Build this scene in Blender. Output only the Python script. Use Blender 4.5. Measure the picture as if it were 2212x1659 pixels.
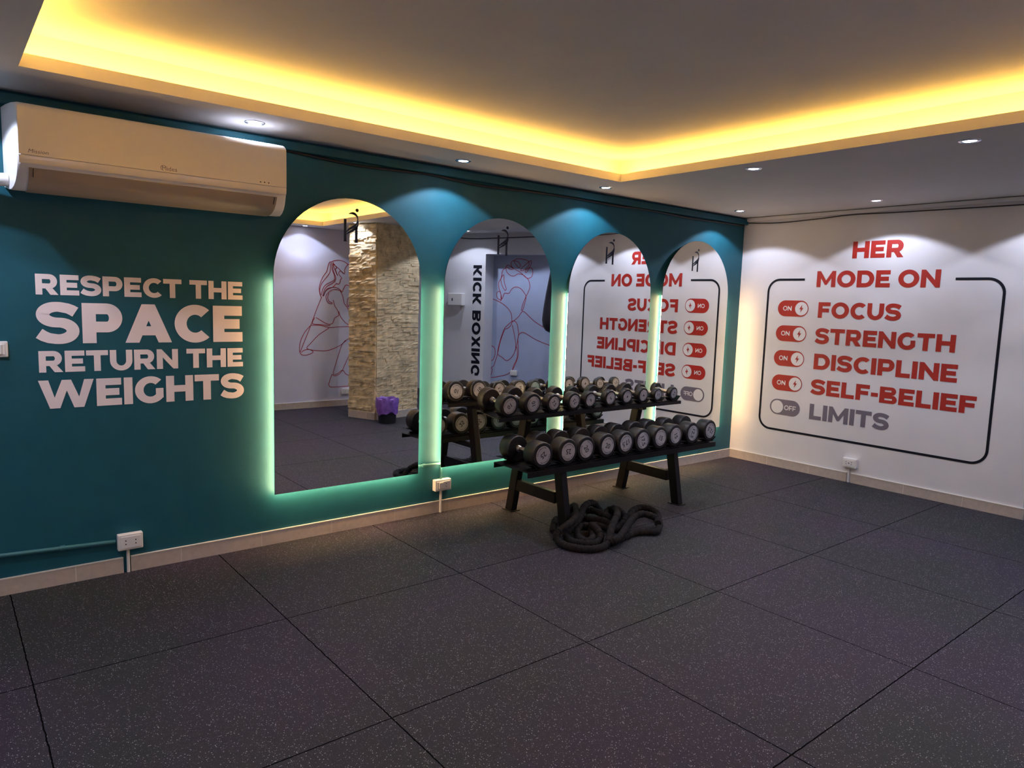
import bpy, bmesh, math, random
from mathutils import Vector, Matrix
random.seed(7)
for o in list(bpy.data.objects):
    bpy.data.objects.remove(o, do_unlink=True)
SC = bpy.context.scene
COL = SC.collection
PI = math.pi

# ------------------------------------------------------------------ camera, world, exposure
cam_data = bpy.data.cameras.new('camera')
cam = bpy.data.objects.new('camera', cam_data)
COL.objects.link(cam)
cam_data.sensor_width = 36.0
cam_data.lens = 36.0 * 1531.83 / 2212.0
cam_data.clip_start = 0.05
YAW, PITCH, ROLL = 0.6846, -0.1147, 0.0316
fw = Vector((math.sin(YAW) * math.cos(PITCH), math.cos(YAW) * math.cos(PITCH), math.sin(PITCH)))
rt0 = Vector((math.cos(YAW), -math.sin(YAW), 0))
up0 = rt0.cross(fw)
rt = rt0 * math.cos(ROLL) + up0 * math.sin(ROLL)
up = up0 * math.cos(ROLL) - rt0 * math.sin(ROLL)
m = Matrix((rt, up, -fw)).transposed().to_4x4()
m.translation = Vector((-6.3603, -4.1816, 1.5219))
cam.matrix_world = m
SC.camera = cam
SC.view_settings.view_transform = 'Standard'
SC.view_settings.look = 'None'
SC.view_settings.gamma = 1.0
SC.view_settings.exposure = 0.0
SC.view_settings.use_curve_mapping = False
W = bpy.data.worlds.new('world')
SC.world = W
W.use_nodes = True
W.node_tree.nodes['Background'].inputs[0].default_value = (0.75, 0.7, 0.8, 1)
W.node_tree.nodes['Background'].inputs[1].default_value = 0.0

COVE_POWER = 5.4      # warm strip on the tray ledge
HALO_POWER = 15.0      # strips behind the mirrors
SPOT_POWER = 28.0     # each recessed downlight
COOL = (0.80, 0.87, 1.10)
COVE_COL = (1.0, 0.54, 0.085)
HALO_COL = (1.0, 0.62, 0.28)

# ------------------------------------------------------------------ materials
def mat(name, col, rough=0.6, metal=0.0, coat=0.0, noise=0.0, nscale=60.0, bump=0.0, bscale=200.0, emit=None, estr=0.0, spec=0.5):
    M = bpy.data.materials.new(name)
    M.use_nodes = True
    nt = M.node_tree
    b = nt.nodes['Principled BSDF']
    b.inputs['Base Color'].default_value = (*col, 1)
    b.inputs['Roughness'].default_value = rough
    b.inputs['Metallic'].default_value = metal
    b.inputs['Specular IOR Level'].default_value = spec
    if coat:
        b.inputs['Coat Weight'].default_value = coat
        b.inputs['Coat Roughness'].default_value = 0.08
    tc = nt.nodes.new('ShaderNodeTexCoord')
    if noise:
        n = nt.nodes.new('ShaderNodeTexNoise')
        n.inputs['Scale'].default_value = nscale
        n.inputs['Detail'].default_value = 5
        nt.links.new(tc.outputs['Object'], n.inputs['Vector'])
        r = nt.nodes.new('ShaderNodeValToRGB')
        r.color_ramp.elements[0].position = 0.3
        r.color_ramp.elements[1].position = 0.7
        r.color_ramp.elements[0].color = (*[c * (1 - noise) for c in col], 1)
        r.color_ramp.elements[1].color = (*[min(1, c * (1 + noise)) for c in col], 1)
        nt.links.new(n.outputs['Fac'], r.inputs['Fac'])
        nt.links.new(r.outputs['Color'], b.inputs['Base Color'])
    if bump:
        n = nt.nodes.new('ShaderNodeTexNoise')
        n.inputs['Scale'].default_value = bscale
        n.inputs['Detail'].default_value = 3
        nt.links.new(tc.outputs['Object'], n.inputs['Vector'])
        bp = nt.nodes.new('ShaderNodeBump')
        bp.inputs['Strength'].default_value = bump
        bp.inputs['Distance'].default_value = 0.002
        nt.links.new(n.outputs['Fac'], bp.inputs['Height'])
        nt.links.new(bp.outputs['Normal'], b.inputs['Normal'])
    if emit:
        b.inputs['Emission Color'].default_value = (*emit, 1)
        b.inputs['Emission Strength'].default_value = estr
    return M

TEAL = mat('teal_paint', (0.0085, 0.092, 0.128), 0.55, spec=0.3, noise=0.06, nscale=9, bump=0.25, bscale=160)
WHITE = mat('white_paint', (0.74, 0.715, 0.73), 0.6, noise=0.02, nscale=5, bump=0.3, bscale=120)
CEIL = mat('ceiling_paint', (0.72, 0.69, 0.67), 0.7, noise=0.03, nscale=3, bump=0.15, bscale=60)
BLUE = mat('blue_grey_paint', (0.40, 0.46, 0.64), 0.6, noise=0.04, nscale=5, bump=0.25, bscale=120)
LAV = mat('pale_lavender_paint', (0.60, 0.60, 0.74), 0.6, noise=0.03, nscale=5, bump=0.25, bscale=120)
TILE = mat('beige_skirting_tile', (0.50, 0.425, 0.375), 0.45, noise=0.08, nscale=30)
GROUT = mat('grout', (0.70, 0.66, 0.60), 0.8)
STONE = mat('split_stone', (0.64, 0.51, 0.315), 0.85, noise=0.3, nscale=12, bump=1.0, bscale=70)
PINK = mat('pale_pink_vinyl', (0.92, 0.80, 0.81), 0.55)
RED = mat('red_vinyl', (0.43, 0.020, 0.013), 0.5)
NAVY = mat('black_vinyl', (0.006, 0.007, 0.014), 0.7, spec=0.25)
GREY = mat('grey_vinyl', (0.17, 0.145, 0.19), 0.5)
PALE = mat('white_vinyl', (0.78, 0.76, 0.77), 0.5)
REDLINE = mat('red_line_paint', (0.36, 0.012, 0.03), 0.6)
PLAST = mat('white_plastic', (0.80, 0.77, 0.74), 0.35)
ACBODY = mat('white_casing', (0.80, 0.79, 0.80), 0.4)
ACFRONT = mat('glossy_white_panel', (0.84, 0.78, 0.68), 0.10, coat=0.5, bump=0.02, bscale=4)
LOUVRE = mat('shade_tinted_louvre', (0.33, 0.275, 0.235), 0.45)  # white plastic darkened to taupe, painting in the shade under the air conditioner
DARK = mat('dark_slot', (0.012, 0.012, 0.014), 0.5)
RUBBER = mat('black_rubber', (0.0095, 0.0070, 0.0070), 0.40, noise=0.2, nscale=40, bump=0.1, bscale=150)
CAPGREY = mat('grey_end_cap', (0.36, 0.34, 0.37), 0.45)
CAPINK = mat('dark_print', (0.012, 0.011, 0.014), 0.6, spec=0.2)
STEEL = mat('brushed_steel', (0.72, 0.70, 0.70), 0.28, metal=1.0)
RACK = mat('black_powder_coat', (0.006, 0.004, 0.004), 0.42, noise=0.15, nscale=80, spec=0.3)
CHROME = mat('bright_trim', (0.75, 0.76, 0.80), 0.25, metal=0.9)
ROPE = mat('black_woven_sleeve', (0.015, 0.012, 0.012), 0.85, noise=0.35, nscale=50, bump=0.8, bscale=300, spec=0.15)
CABLE = mat('black_cable', (0.02, 0.018, 0.02), 0.5)
TEALPIPE = mat('teal_painted_pipe', (0.035, 0.15, 0.165), 0.4)
MIRROR = mat('mirror_glass', (0.90, 0.92, 0.92), 0.0, metal=1.0)
PURPLE = mat('purple_bin_liner', (0.22, 0.10, 0.46), 0.35, noise=0.25, nscale=20, bump=0.6, bscale=30)
BINBLACK = mat('black_bin', (0.012, 0.012, 0.014), 0.4)
LEATHER = mat('black_leather', (0.016, 0.012, 0.022), 0.45)
LENS = mat('lit_lens', (1, 1, 1), 0.4, emit=COOL, estr=26)
COVELED = mat('warm_led', (1, 1, 1), 0.5, emit=COVE_COL, estr=COVE_POWER * 10)
HALOLED = mat('halo_led', (1, 1, 1), 0.5, emit=HALO_COL, estr=HALO_POWER * 10)

def floor_material():
    M = bpy.data.materials.new('rubber_mat_floor')
    M.use_nodes = True
    nt = M.node_tree
    N, L = nt.nodes, nt.links
    b = N['Principled BSDF']
    tc = N.new('ShaderNodeTexCoord')
    sep = N.new('ShaderNodeSeparateXYZ')
    L.new(tc.outputs['Object'], sep.inputs[0])
    def math_(op, a, bb=None):
        n = N.new('ShaderNodeMath'); n.operation = op
        for i, v in enumerate((a, bb)):
            if v is None: continue
            if isinstance(v, (int, float)): n.inputs[i].default_value = v
            else: L.new(v, n.inputs[i])
        return n.outputs[0]
    wob = N.new('ShaderNodeTexNoise'); wob.inputs['Scale'].default_value = 22; wob.inputs['Detail'].default_value = 4
    L.new(tc.outputs['Object'], wob.inputs['Vector'])
    w = math_('MULTIPLY', math_('SUBTRACT', wob.outputs['Fac'], 0.5), 0.009)
    seams = []
    for axis, off in ((0, 6.1327), (1, 0.0436)):
        v = math_('ADD', math_('ADD', sep.outputs[axis], off + 20.0), w)
        f = math_('FRACT', v)
        d = math_('MINIMUM', f, math_('SUBTRACT', 1.0, f))
        seams.append(math_('MULTIPLY', math_('LESS_THAN', d, 0.0026), math_('LESS_THAN', sep.outputs[axis], -0.3)))
    seam = math_('MAXIMUM', seams[0], seams[1])
    vor = N.new('ShaderNodeTexVoronoi'); vor.inputs['Scale'].default_value = 180
    L.new(tc.outputs['Object'], vor.inputs['Vector'])
    sc = N.new('ShaderNodeSeparateColor'); L.new(vor.outputs['Color'], sc.inputs[0])
    rad = math_('MULTIPLY', sc.outputs[1], 0.37)
    near = math_('LESS_THAN', vor.outputs['Distance'], rad)
    pick = math_('GREATER_THAN', sc.outputs[0], 0.60)
    fleck = math_('MULTIPLY', near, pick)
    fleck = math_('MULTIPLY', fleck, math_('SUBTRACT', 1.0, seam))
    big = N.new('ShaderNodeTexNoise'); big.inputs['Scale'].default_value = 0.9; big.inputs['Detail'].default_value = 4
    L.new(tc.outputs['Object'], big.inputs['Vector'])
    ramp = N.new('ShaderNodeValToRGB')
    ramp.color_ramp.elements[0].position = 0.38; ramp.color_ramp.elements[0].color = (0.0150, 0.0160, 0.0165, 1)
    ramp.color_ramp.elements[1].position = 0.62; ramp.color_ramp.elements[1].color = (0.0240, 0.0140, 0.0310, 1)
    L.new(big.outputs['Fac'], ramp.inputs['Fac'])
    m1 = N.new('ShaderNodeMixRGB'); m1.inputs[2].default_value = (0.0045, 0.004, 0.0045, 1)
    L.new(seam, m1.inputs[0]); L.new(ramp.outputs[0], m1.inputs[1])
    grit = N.new('ShaderNodeTexVoronoi'); grit.inputs['Scale'].default_value = 330
    L.new(tc.outputs['Object'], grit.inputs['Vector'])
    gs = N.new('ShaderNodeSeparateColor'); L.new(grit.outputs['Color'], gs.inputs[0])
    gp = math_('MULTIPLY', math_('MULTIPLY', math_('GREATER_THAN', gs.outputs[0], 0.86), math_('LESS_THAN', grit.outputs['Distance'], 0.33)), math_('SUBTRACT', 1.0, seam))
    m15 = N.new('ShaderNodeMixRGB'); m15.inputs[2].default_value = (0.13, 0.12, 0.14, 1)
    L.new(gp, m15.inputs[0]); L.new(m1.outputs[0], m15.inputs[1])
    m2 = N.new('ShaderNodeMixRGB'); m2.inputs[2].default_value = (0.36, 0.345, 0.375, 1)
    L.new(fleck, m2.inputs[0]); L.new(m15.outputs[0], m2.inputs[1])
    L.new(m2.outputs[0], b.inputs['Base Color'])
    b.inputs['Roughness'].default_value = 0.62
    L.new(math_('MULTIPLY', math_('SUBTRACT', 1.0, seam), 0.32), b.inputs['Specular IOR Level'])
    fine = N.new('ShaderNodeTexNoise'); fine.inputs['Scale'].default_value = 260; fine.inputs['Detail'].default_value = 3
    L.new(tc.outputs['Object'], fine.inputs['Vector'])
    h = math_('SUBTRACT', fine.outputs['Fac'], math_('MULTIPLY', seam, 2.0))
    bp = N.new('ShaderNodeBump'); bp.inputs['Strength'].default_value = 0.6; bp.inputs['Distance'].default_value = 0.003
    L.new(h, bp.inputs['Height']); L.new(bp.outputs['Normal'], b.inputs['Normal'])
    return M
FLOORM = floor_material()

# ------------------------------------------------------------------ building helpers
def wloc(o):
    v = Vector(o.location)
    while o.parent:
        o = o.parent
        v += Vector(o.location)
    return v

class MB:
    """Collects faces in world coordinates and links them as one mesh object."""
    def __init__(s):
        s.v, s.f, s.mi, s.cur = [], [], [], 0
    def poly(s, pts):
        i = len(s.v)
        s.v += [tuple(p) for p in pts]
        s.f.append(tuple(range(i, i + len(pts)))); s.mi.append(s.cur)
    def hexa(s, bot, top):
        i = len(s.v)
        s.v += [tuple(p) for p in bot] + [tuple(p) for p in top]
        n = len(bot)
        s.f.append(tuple(i + k for k in reversed(range(n)))); s.mi.append(s.cur)
        s.f.append(tuple(i + n + k for k in range(n))); s.mi.append(s.cur)
        for k in range(n):
            k2 = (k + 1) % n
            s.f.append((i + k, i + k2, i + n + k2, i + n + k)); s.mi.append(s.cur)
    def box(s, x0, x1, y0, y1, z0, z1):
        s.hexa([(x0, y0, z0), (x1, y0, z0), (x1, y1, z0), (x0, y1, z0)], [(x0, y0, z1), (x1, y0, z1), (x1, y1, z1), (x0, y1, z1)])
    def prism(s, pts, ext):
        e = Vector(ext)
        s.hexa([Vector(p) for p in pts], [Vector(p) + e for p in pts])
    def tube(s, path, r, seg=10, cap=True, closed=False):
        P = [Vector(p) for p in path]
        n = len(P)
        rs = r if isinstance(r, (list, tuple)) else [r] * n
        T = []
        for k in range(n):
            a = P[(k - 1) % n] if closed or k > 0 else P[k]
            b = P[(k + 1) % n] if closed or k < n - 1 else P[k]
            T.append((b - a).normalized())
        ref = Vector((0, 0, 1)) if abs(T[0].z) < 0.9 else Vector((1, 0, 0))
        nn = (ref - T[0] * ref.dot(T[0])).normalized()
        base = len(s.v)
        for k in range(n):
            nn = (nn - T[k] * nn.dot(T[k])).normalized()
            bb = T[k].cross(nn)
            for j in range(seg):
                a = 2 * PI * j / seg
                s.v.append(tuple(P[k] + (nn * math.cos(a) + bb * math.sin(a)) * rs[k]))
        for k in range(n if closed else n - 1):
            k2 = (k + 1) % n
            for j in range(seg):
                j2 = (j + 1) % seg
                s.f.append((base + k * seg + j, base + k * seg + j2, base + k2 * seg + j2, base + k2 * seg + j)); s.mi.append(s.cur)
        if cap and not closed:
            s.f.append(tuple(base + j for j in reversed(range(seg)))); s.mi.append(s.cur)
            s.f.append(tuple(base + (n - 1) * seg + j for j in range(seg))); s.mi.append(s.cur)
    def lathe(s, org, axis, prof, seg=40, wob=None):
        """prof: list of (radius, distance along axis)"""
        A = Vector(axis).normalized()
        ref = Vector((0, 0, 1)) if abs(A.z) < 0.9 else Vector((1, 0, 0))
        a1 = (ref - A * ref.dot(A)).normalized(); a2 = A.cross(a1)
        O = Vector(org)
        base = len(s.v)
        for k, (r, h) in enumerate(prof):
            for j in range(seg):
                t = 2 * PI * j / seg
                rr, hh = (r, h) if wob is None else wob(k, t, r, h)
                s.v.append(tuple(O + A * hh + (a1 * math.cos(t) + a2 * math.sin(t)) * rr))
        for k in range(len(prof) - 1):
            for j in range(seg):
                j2 = (j + 1) % seg
                s.f.append((base + k * seg + j, base + k * seg + j2, base + (k + 1) * seg + j2, base + (k + 1) * seg + j)); s.mi.append(s.cur)
        if prof[0][0] > 1e-6:
            s.f.append(tuple(base + j for j in reversed(range(seg)))); s.mi.append(s.cur)
        if prof[-1][0] > 1e-6:
            b2 = base + (len(prof) - 1) * seg
            s.f.append(tuple(b2 + j for j in range(seg))); s.mi.append(s.cur)
    def build(s, name, mats, parent=None, org=None, smooth=False, bevel=0.0):
        if not isinstance(mats, (list, tuple)): mats = [mats]
        o0 = Vector((0, 0, 0))
        if parent is not None: o0 = wloc(parent)
        off = Vector(org) if org is not None else o0
        me = bpy.data.meshes.new(name)
        me.from_pydata([tuple(Vector(v) - off) for v in s.v], [], s.f)
        for mt in mats: me.materials.append(mt)
        for p, k in zip(me.polygons, s.mi): p.material_index = k
        bm = bmesh.new(); bm.from_mesh(me)
        bmesh.ops.remove_doubles(bm, verts=bm.verts, dist=1e-6)
        bm.to_mesh(me); bm.free()
        if smooth:
            for p in me.polygons: p.use_smooth = True
            me.set_sharp_from_angle(angle=0.6)
        me.update()
        o = bpy.data.objects.new(name, me)
        COL.objects.link(o)
        if parent is not None: o.parent = parent
        o.location = off - o0
        if bevel:
            bv = o.modifiers.new('bevel', 'BEVEL'); bv.width = bevel; bv.segments = 2; bv.limit_method = 'ANGLE'
        return o

def tag(o, label, cat, group=None, kind=None):
    o['label'] = label; o['category'] = cat
    if group: o['group'] = group
    if kind: o['kind'] = kind
    return o
def thing(name, label, cat, loc, group=None):
    o = bpy.data.objects.new(name, None)
    o.empty_display_size = 0.1
    COL.objects.link(o)
    o.location = loc
    return tag(o, label, cat, group)
def struct(mb, name, mats, **k):
    o = mb.build(name, mats, **k); o['kind'] = 'structure'; return o
def smooth_path(pts, n=6):
    P = [Vector(p) for p in pts]
    out = []
    for i in range(len(P) - 1):
        a, b, c, d = P[max(i - 1, 0)], P[i], P[i + 1], P[min(i + 2, len(P) - 1)]
        for k in range(n):
            t = k / n
            out.append(0.5 * ((2 * b) + (c - a) * t + (2 * a - 5 * b + 4 * c - d) * t * t + (3 * b - a - 3 * c + d) * t ** 3))
    out.append(P[-1])
    return out
def ribbon(mb, pts2, width, put, smooth=5):
    """flat painted stroke; pts2 are 2-D, width a number or one per point"""
    var = isinstance(width, (list, tuple))
    src = [(p[0], p[1], width[i] if var else width) for i, p in enumerate(pts2)]
    P = smooth_path(src, smooth) if smooth else [Vector(p) for p in src]
    Lft, Rgt = [], []
    for k in range(len(P)):
        a, b = P[max(k - 1, 0)], P[min(k + 1, len(P) - 1)]
        d = Vector((b.x - a.x, b.y - a.y))
        if d.length < 1e-9: d = Vector((1, 0))
        d.normalize()
        n = Vector((-d.y, d.x)) * P[k].z * 0.5
        Lft.append((P[k].x + n.x, P[k].y + n.y)); Rgt.append((P[k].x - n.x, P[k].y - n.y))
    for k in range(len(P) - 1):
        mb.poly([put(*Rgt[k]), put(*Rgt[k + 1]), put(*Lft[k + 1]), put(*Lft[k])])

# ------------------------------------------------------------------ heavy geometric capitals
def arc(cx, cy, rx, ry, a0, a1, n=20):
    return [(cx + rx * math.cos(math.radians(a0 + (a1 - a0) * k / n)), cy + ry * math.sin(math.radians(a0 + (a1 - a0) * k / n))) for k in range(n + 1)]
def band(outer, inner):
    return [[outer[k], outer[k + 1], inner[k + 1], inner[k]] for k in range(len(outer) - 1)]
def glyph(c, t):
    h = t * 0.86
    if c == 'I': return t, [[(0, 0), (t, 0), (t, 1), (0, 1)]]
    if c == 'L': return .78, [[(0, 0), (.78, 0), (.78, h), (t, h), (t, 1), (0, 1)]]
    if c == 'E': return .83, [[(0, 0), (.83, 0), (.83, h), (t, h), (t, .5 - h / 2), (.75, .5 - h / 2), (.75, .5 + h / 2), (t, .5 + h / 2), (t, 1 - h), (.82, 1 - h), (.82, 1), (0, 1)]]
    if c == 'F': return .80, [[(0, 0), (t, 0), (t, .36), (.73, .36), (.73, .36 + h), (t, .36 + h), (t, 1 - h), (.80, 1 - h), (.80, 1), (0, 1)]]
    if c == 'T': return .94, [[(.47 - t / 2, 0), (.47 + t / 2, 0), (.47 + t / 2, 1 - h), (.94, 1 - h), (.94, 1), (0, 1), (0, 1 - h), (.47 - t / 2, 1 - h)]]
    if c == 'H': return 1.0, [[(0, 0), (t, 0), (t, .5 - h / 2), (1 - t, .5 - h / 2), (1 - t, 0), (1, 0), (1, 1), (1 - t, 1), (1 - t, .5 + h / 2), (t, .5 + h / 2), (t, 1), (0, 1)]]
    if c == 'N': return 1.02, [[(0, 0), (t, 0), (t, .58), (1.02 - t * .82, 0), (1.02, 0), (1.02, 1), (1.02 - t, 1), (1.02 - t, .42), (t * .82, 1), (0, 1)]]
    if c == 'M': return 1.22, [[(0, 0), (t * .96, 0), (t * .96, .55), (.61 - t * .22, .14), (.61 + t * .22, .14), (1.22 - t * .96, .55), (1.22 - t * .96, 0), (1.22, 0), (1.22, 1), (1.22 - t * .82, 1), (.61, .42), (t * .82, 1), (0, 1)]]
    if c == 'W':
        w, s = 1.72, t * 1.06
        return w, [[(.33, 0), (.33 + s, 0), (w / 2, .62), (w - .33 - s, 0), (w - .33, 0), (w, 1), (w - s * .98, 1), (w - .33 - s * .48, .38), (w / 2 + s * .46, 1), (w / 2 - s * .46, 1), (.33 + s * .48, .38), (s * .98, 1), (0, 1)]]
    if c == 'A':
        w = 1.16; s = t * 1.08; top = t * .52; c0 = w / 2
        sl = (c0 - top)
        inx = lambda y: s + sl * y
        yi = (c0 - s) / sl
        P = [[(0, 0), (s, 0), (c0, yi), (w - s, 0), (w, 0), (c0 + top, 1), (c0 - top, 1)]]
        y0, y1 = .19, .19 + h * .88
        P.append([(inx(y0), y0), (w - inx(y0), y0), (w - inx(y1), y1), (inx(y1), y1)])
        return w, P
    if c == 'K': return 1.02, [[(0, 0), (t, 0), (t, .26), (t + .13, .39), (1.02 - t * 1.2, 0), (1.02, 0), (t + .13 + t * .62, .58), (1.0, 1), (1.0 - t * 1.2, 1), (t, .60), (t, 1), (0, 1)]]
    if c == 'X': return 1.06, [[(0, 0), (t * 1.16, 0), (.53, .32), (1.06 - t * 1.16, 0), (1.06, 0), (.53 + t * .66, .51), (1.04, 1), (1.04 - t * 1.14, 1), (.53, .69), (.02 + t * 1.14, 1), (.02, 1), (.53 - t * .66, .51)]]
    if c == 'Y': return 1.02, [[(.51 - t / 2, 0), (.51 + t / 2, 0), (.51 + t / 2, .36), (1.02, 1), (1.02 - t * 1.1, 1), (.51, .56), (t * 1.1, 1), (0, 1), (.51 - t / 2, .36)]]
    if c == '-': return .40, [[(0, .32), (.40, .32), (.40, .32 + h), (0, .32 + h)]]
    if c == 'O':
        return 1.14, band(arc(.57, .5, .57, .515, 0, 360, 40), arc(.57, .5, .57 - t, .515 - h, 0, 360, 40))
    if c in 'CG':
        a0 = 46
        o = arc(.545, .5, .545, .515, a0, 360 - a0 if c == 'C' else 335, 34); i = arc(.545, .5, .545 - t, .515 - h, a0, 360 - a0 if c == 'C' else 318, 34)
        P = band(o, i)
        if c == 'G':
            gx = 1.0
            P = band(arc(.545, .5, .545, .515, a0, 322, 34), arc(.545, .5, .545 - t, .515 - h, a0, 322, 34))
            e_o = arc(.545, .5, .545, .515, 322, 322, 1)[0]; e_i = arc(.545, .5, .545 - t, .515 - h, 322, 322, 1)[0]
            P.append([e_i, e_o, (gx, e_o[1]), (gx, .55), (gx - t * .92, .55), (gx - t * .92, e_i[1])])
            return 1.02, P
        return .95, P
    if c == 'D':
        P = [[(0, 0), (t, 0), (t, 1), (0, 1)]]
        o = [(t, 0)] + arc(.50, .5, .53, .5, -90, 90, 24) + [(t, 1)]
        i = [(t, h)] + arc(.50, .5, .53 - t, .5 - h, -90, 90, 24) + [(t, 1 - h)]
        return 1.03, P + band(o, i)
    if c in 'PR':
        b0 = .27 if c == 'P' else .30
        r = (1 - b0) / 2; cy = b0 + r; w = .93
        o = [(t, b0)] + arc(w - r, cy, r, r, -90, 90, 20) + [(t, 1)]
        i = [(t, b0 + h)] + arc(w - r, cy, r - t, r - h, -90, 90, 20) + [(t, 1 - h)]
        P = [[(0, 0), (t, 0), (t, 1), (0, 1)]] + band(o, i)
        if c == 'R': P.append([(.97 - t * 1.22, 0), (.97, 0), (.70, b0 + .055), (.66, b0), (.42, b0)])
        return (.93 if c == 'P' else .97), P
    if c == 'B':
        P = [[(0, 0), (t, 0), (t, 1), (0, 1)]]
        for y0, y1, w in ((0, .5, .97), (.5, 1, .90)):
            r = (y1 - y0) / 2; cy = (y0 + y1) / 2; hh = h * .80
            o = [(t, y0)] + arc(w - r, cy, r, r, -90, 90, 18) + [(t, y1)]
            i = [(t, y0 + hh)] + arc(w - r, cy, r - t * .9, r - hh, -90, 90, 18) + [(t, y1 - hh)]
            P += band(o, i)
        return .97, P
    if c == 'U':
        o = [(0, 1)] + arc(.5, .48, .5, .495, 180, 360, 24) + [(1.0, 1)]
        i = [(t, 1)] + arc(.5, .48, .5 - t, .495 - h, 180, 360, 24) + [(1.0 - t, 1)]
        return 1.0, band(o, i)
    if c == 'S':
        h = min(h, .235); t = min(t, .285); k = h / 2
        top, mid, bot = 1.012 - k, .512, -.012 + k
        P = [Vector((x, y, 0)) for x, y in [(.845, top - .125), (.765, top - .075), (.675, top - .035)] + arc(.445, (top + mid) / 2, .310, (top - mid) / 2, 78, 262, 20) + arc(.465, (mid + bot) / 2, .315, (mid - bot) / 2, 82, -104, 20) + [(.255, bot + .028), (.145, bot + .075), (.045, bot + .142)]]
        Lf, Rg = [], []
        for q in range(len(P)):
            d = P[min(q + 1, len(P) - 1)] - P[max(q - 1, 0)]; d.normalize()
            n = Vector((-d.y, d.x, 0)); hw = (h + (t - h) * abs(n.x)) / 2
            Lf.append((P[q].x + n.x * hw, P[q].y + n.y * hw)); Rg.append((P[q].x - n.x * hw, P[q].y - n.y * hw))
        return .91, band(Lf, Rg)
    return .45, []
def text_polys(txt, t=.275, gap=.085, space=.36):
    x, out = 0.0, []
    for c in txt:
        if c == ' ': x += space; continue
        w, P = glyph(c, t)
        if c == 'T' or c == 'A': x -= .02
        out += [[(px + x, py) for px, py in p] for p in P]
        x += w + gap
    return x - gap, out
def lettering(mb, txt, u0, u1, v0, v1, put, t=.275, gap=.085):
    w, P = text_polys(txt, t, gap)
    for p in P:
        mb.poly([put(u0 + (u1 - u0) * x / w, v0 + (v1 - v0) * y) for x, y in p])

_font_cache = {}
def font_polys(txt, bold=.012):
    """outline of TXT in the built-in font, cap height about 0.7, centred on x"""
    if (txt, bold) in _font_cache: return _font_cache[(txt, bold)]
    cu = bpy.data.curves.new('txt', 'FONT'); cu.body = txt; cu.resolution_u = 3; cu.offset = bold; cu.align_x = 'CENTER'
    o = bpy.data.objects.new('txt', cu); COL.objects.link(o)
    dg = bpy.context.evaluated_depsgraph_get()
    me = bpy.data.meshes.new_from_object(o.evaluated_get(dg))
    polys = [[(me.vertices[i].co.x, me.vertices[i].co.y) for i in p.vertices] for p in me.polygons]
    bpy.data.objects.remove(o, do_unlink=True); bpy.data.curves.remove(cu); bpy.data.meshes.remove(me)
    _font_cache[(txt, bold)] = polys
    return polys

# ------------------------------------------------------------------ the room
ZC = 2.43                                   # underside of the dropped ceiling border
ZT = 2.61                                   # ceiling of the lit tray
HX0, HX1, HY0, HY1 = -6.04, -2.37, -4.80, -0.49   # opening of the tray
TOP = 2.75
P0 = Vector((1.05633, -4.19040, 0)); KU = Vector((-0.41447, -0.91006, 0)); KN = Vector((-0.91006, 0.41447, 0))
def putK(u, v, off=0.0): return P0 + KU * u + KN * off + Vector((0, 0, v))

mb = MB(); mb.box(-7.9, 3.2, -6.6, 0.2, -0.12, 0.0); struct(mb, 'floor', FLOORM)
mb = MB(); mb.box(-7.9, 3.2, 0.0, 0.2, 0.0, TOP); struct(mb, 'wall_left', TEAL)
mb = MB(); mb.box(0.0, 3.2, -2.58, 0.0, 0.0, TOP); struct(mb, 'wall_right', WHITE)
mb = MB(); mb.box(-7.9, -1.4, -5.3, -5.1, 0.0, TOP); struct(mb, 'wall_back', LAV)
mb = MB(); mb.box(-1.6, -1.4, -6.6, -5.3, 0.0, TOP); mb.box(-1.4, 1.2, -6.6, -6.4, 0.0, TOP); struct(mb, 'wall_recess', WHITE)
mb = MB(); mb.box(-7.9, -7.7, -5.1, 0.0, 0.0, TOP); struct(mb, 'wall_entrance', WHITE)
mb = MB()
def kbox(mb, u0, u1, o0, o1, z0, z1):
    mb.hexa([putK(u0, z0, o0), putK(u1, z0, o0), putK(u1, z0, o1), putK(u0, z0, o1)], [putK(u0, z1, o0), putK(u1, z1, o0), putK(u1, z1, o1), putK(u0, z1, o1)])
kbox(mb, 1.115, 2.45, -0.40, 0.0, 0.0, TOP)
kbox(mb, -1.75, 1.115, -0.40, 0.0, 2.28, TOP)
struct(mb, 'wall_alcove', WHITE)
mb = MB(); kbox(mb, -1.75, 1.115, -0.40, -0.28, 0.0, 2.28); struct(mb, 'wall_niche', BLUE)

# dropped border, tray with its lit ledge, and the higher ceiling by the niche, one plastered ceiling
mb = MB()
mb.box(-7.9, 0.0, HY1, 0.0, ZC, ZC + .04)
mb.box(-7.9, HX0, HY0, HY1, ZC, ZC + .04)
mb.box(-7.9, HX1, -5.3, HY0, ZC, ZC + .04)
edge = [(HX1, HY1), (0.0, HY1), (0.0, -2.58), (-0.645, -2.58), (-1.30, -5.10), (-1.35, -5.3), (HX1, -5.3)]
mb.hexa([(x, y, ZC) for x, y in reversed(edge)], [(x, y, ZC + .04) for x, y in reversed(edge)])
mb.hexa([(-0.645, -2.58, ZC), (-1.30, -5.10, ZC), (-1.32, -5.10, ZC), (-0.665, -2.58, ZC)][::-1], [(-0.645, -2.58, ZT), (-1.30, -5.10, ZT), (-1.32, -5.10, ZT), (-0.665, -2.58, ZT)][::-1])
LH = ZC + .057                               # top of the lip that hides the strip
mb.box(HX0 - .012, HX1 + .012, HY1, HY1 + .012, ZC + .04, LH)
mb.box(HX0 - .012, HX1 + .012, HY0 - .012, HY0, ZC + .04, LH)
mb.box(HX0 - .012, HX0, HY0, HY1, ZC + .04, LH)
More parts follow.
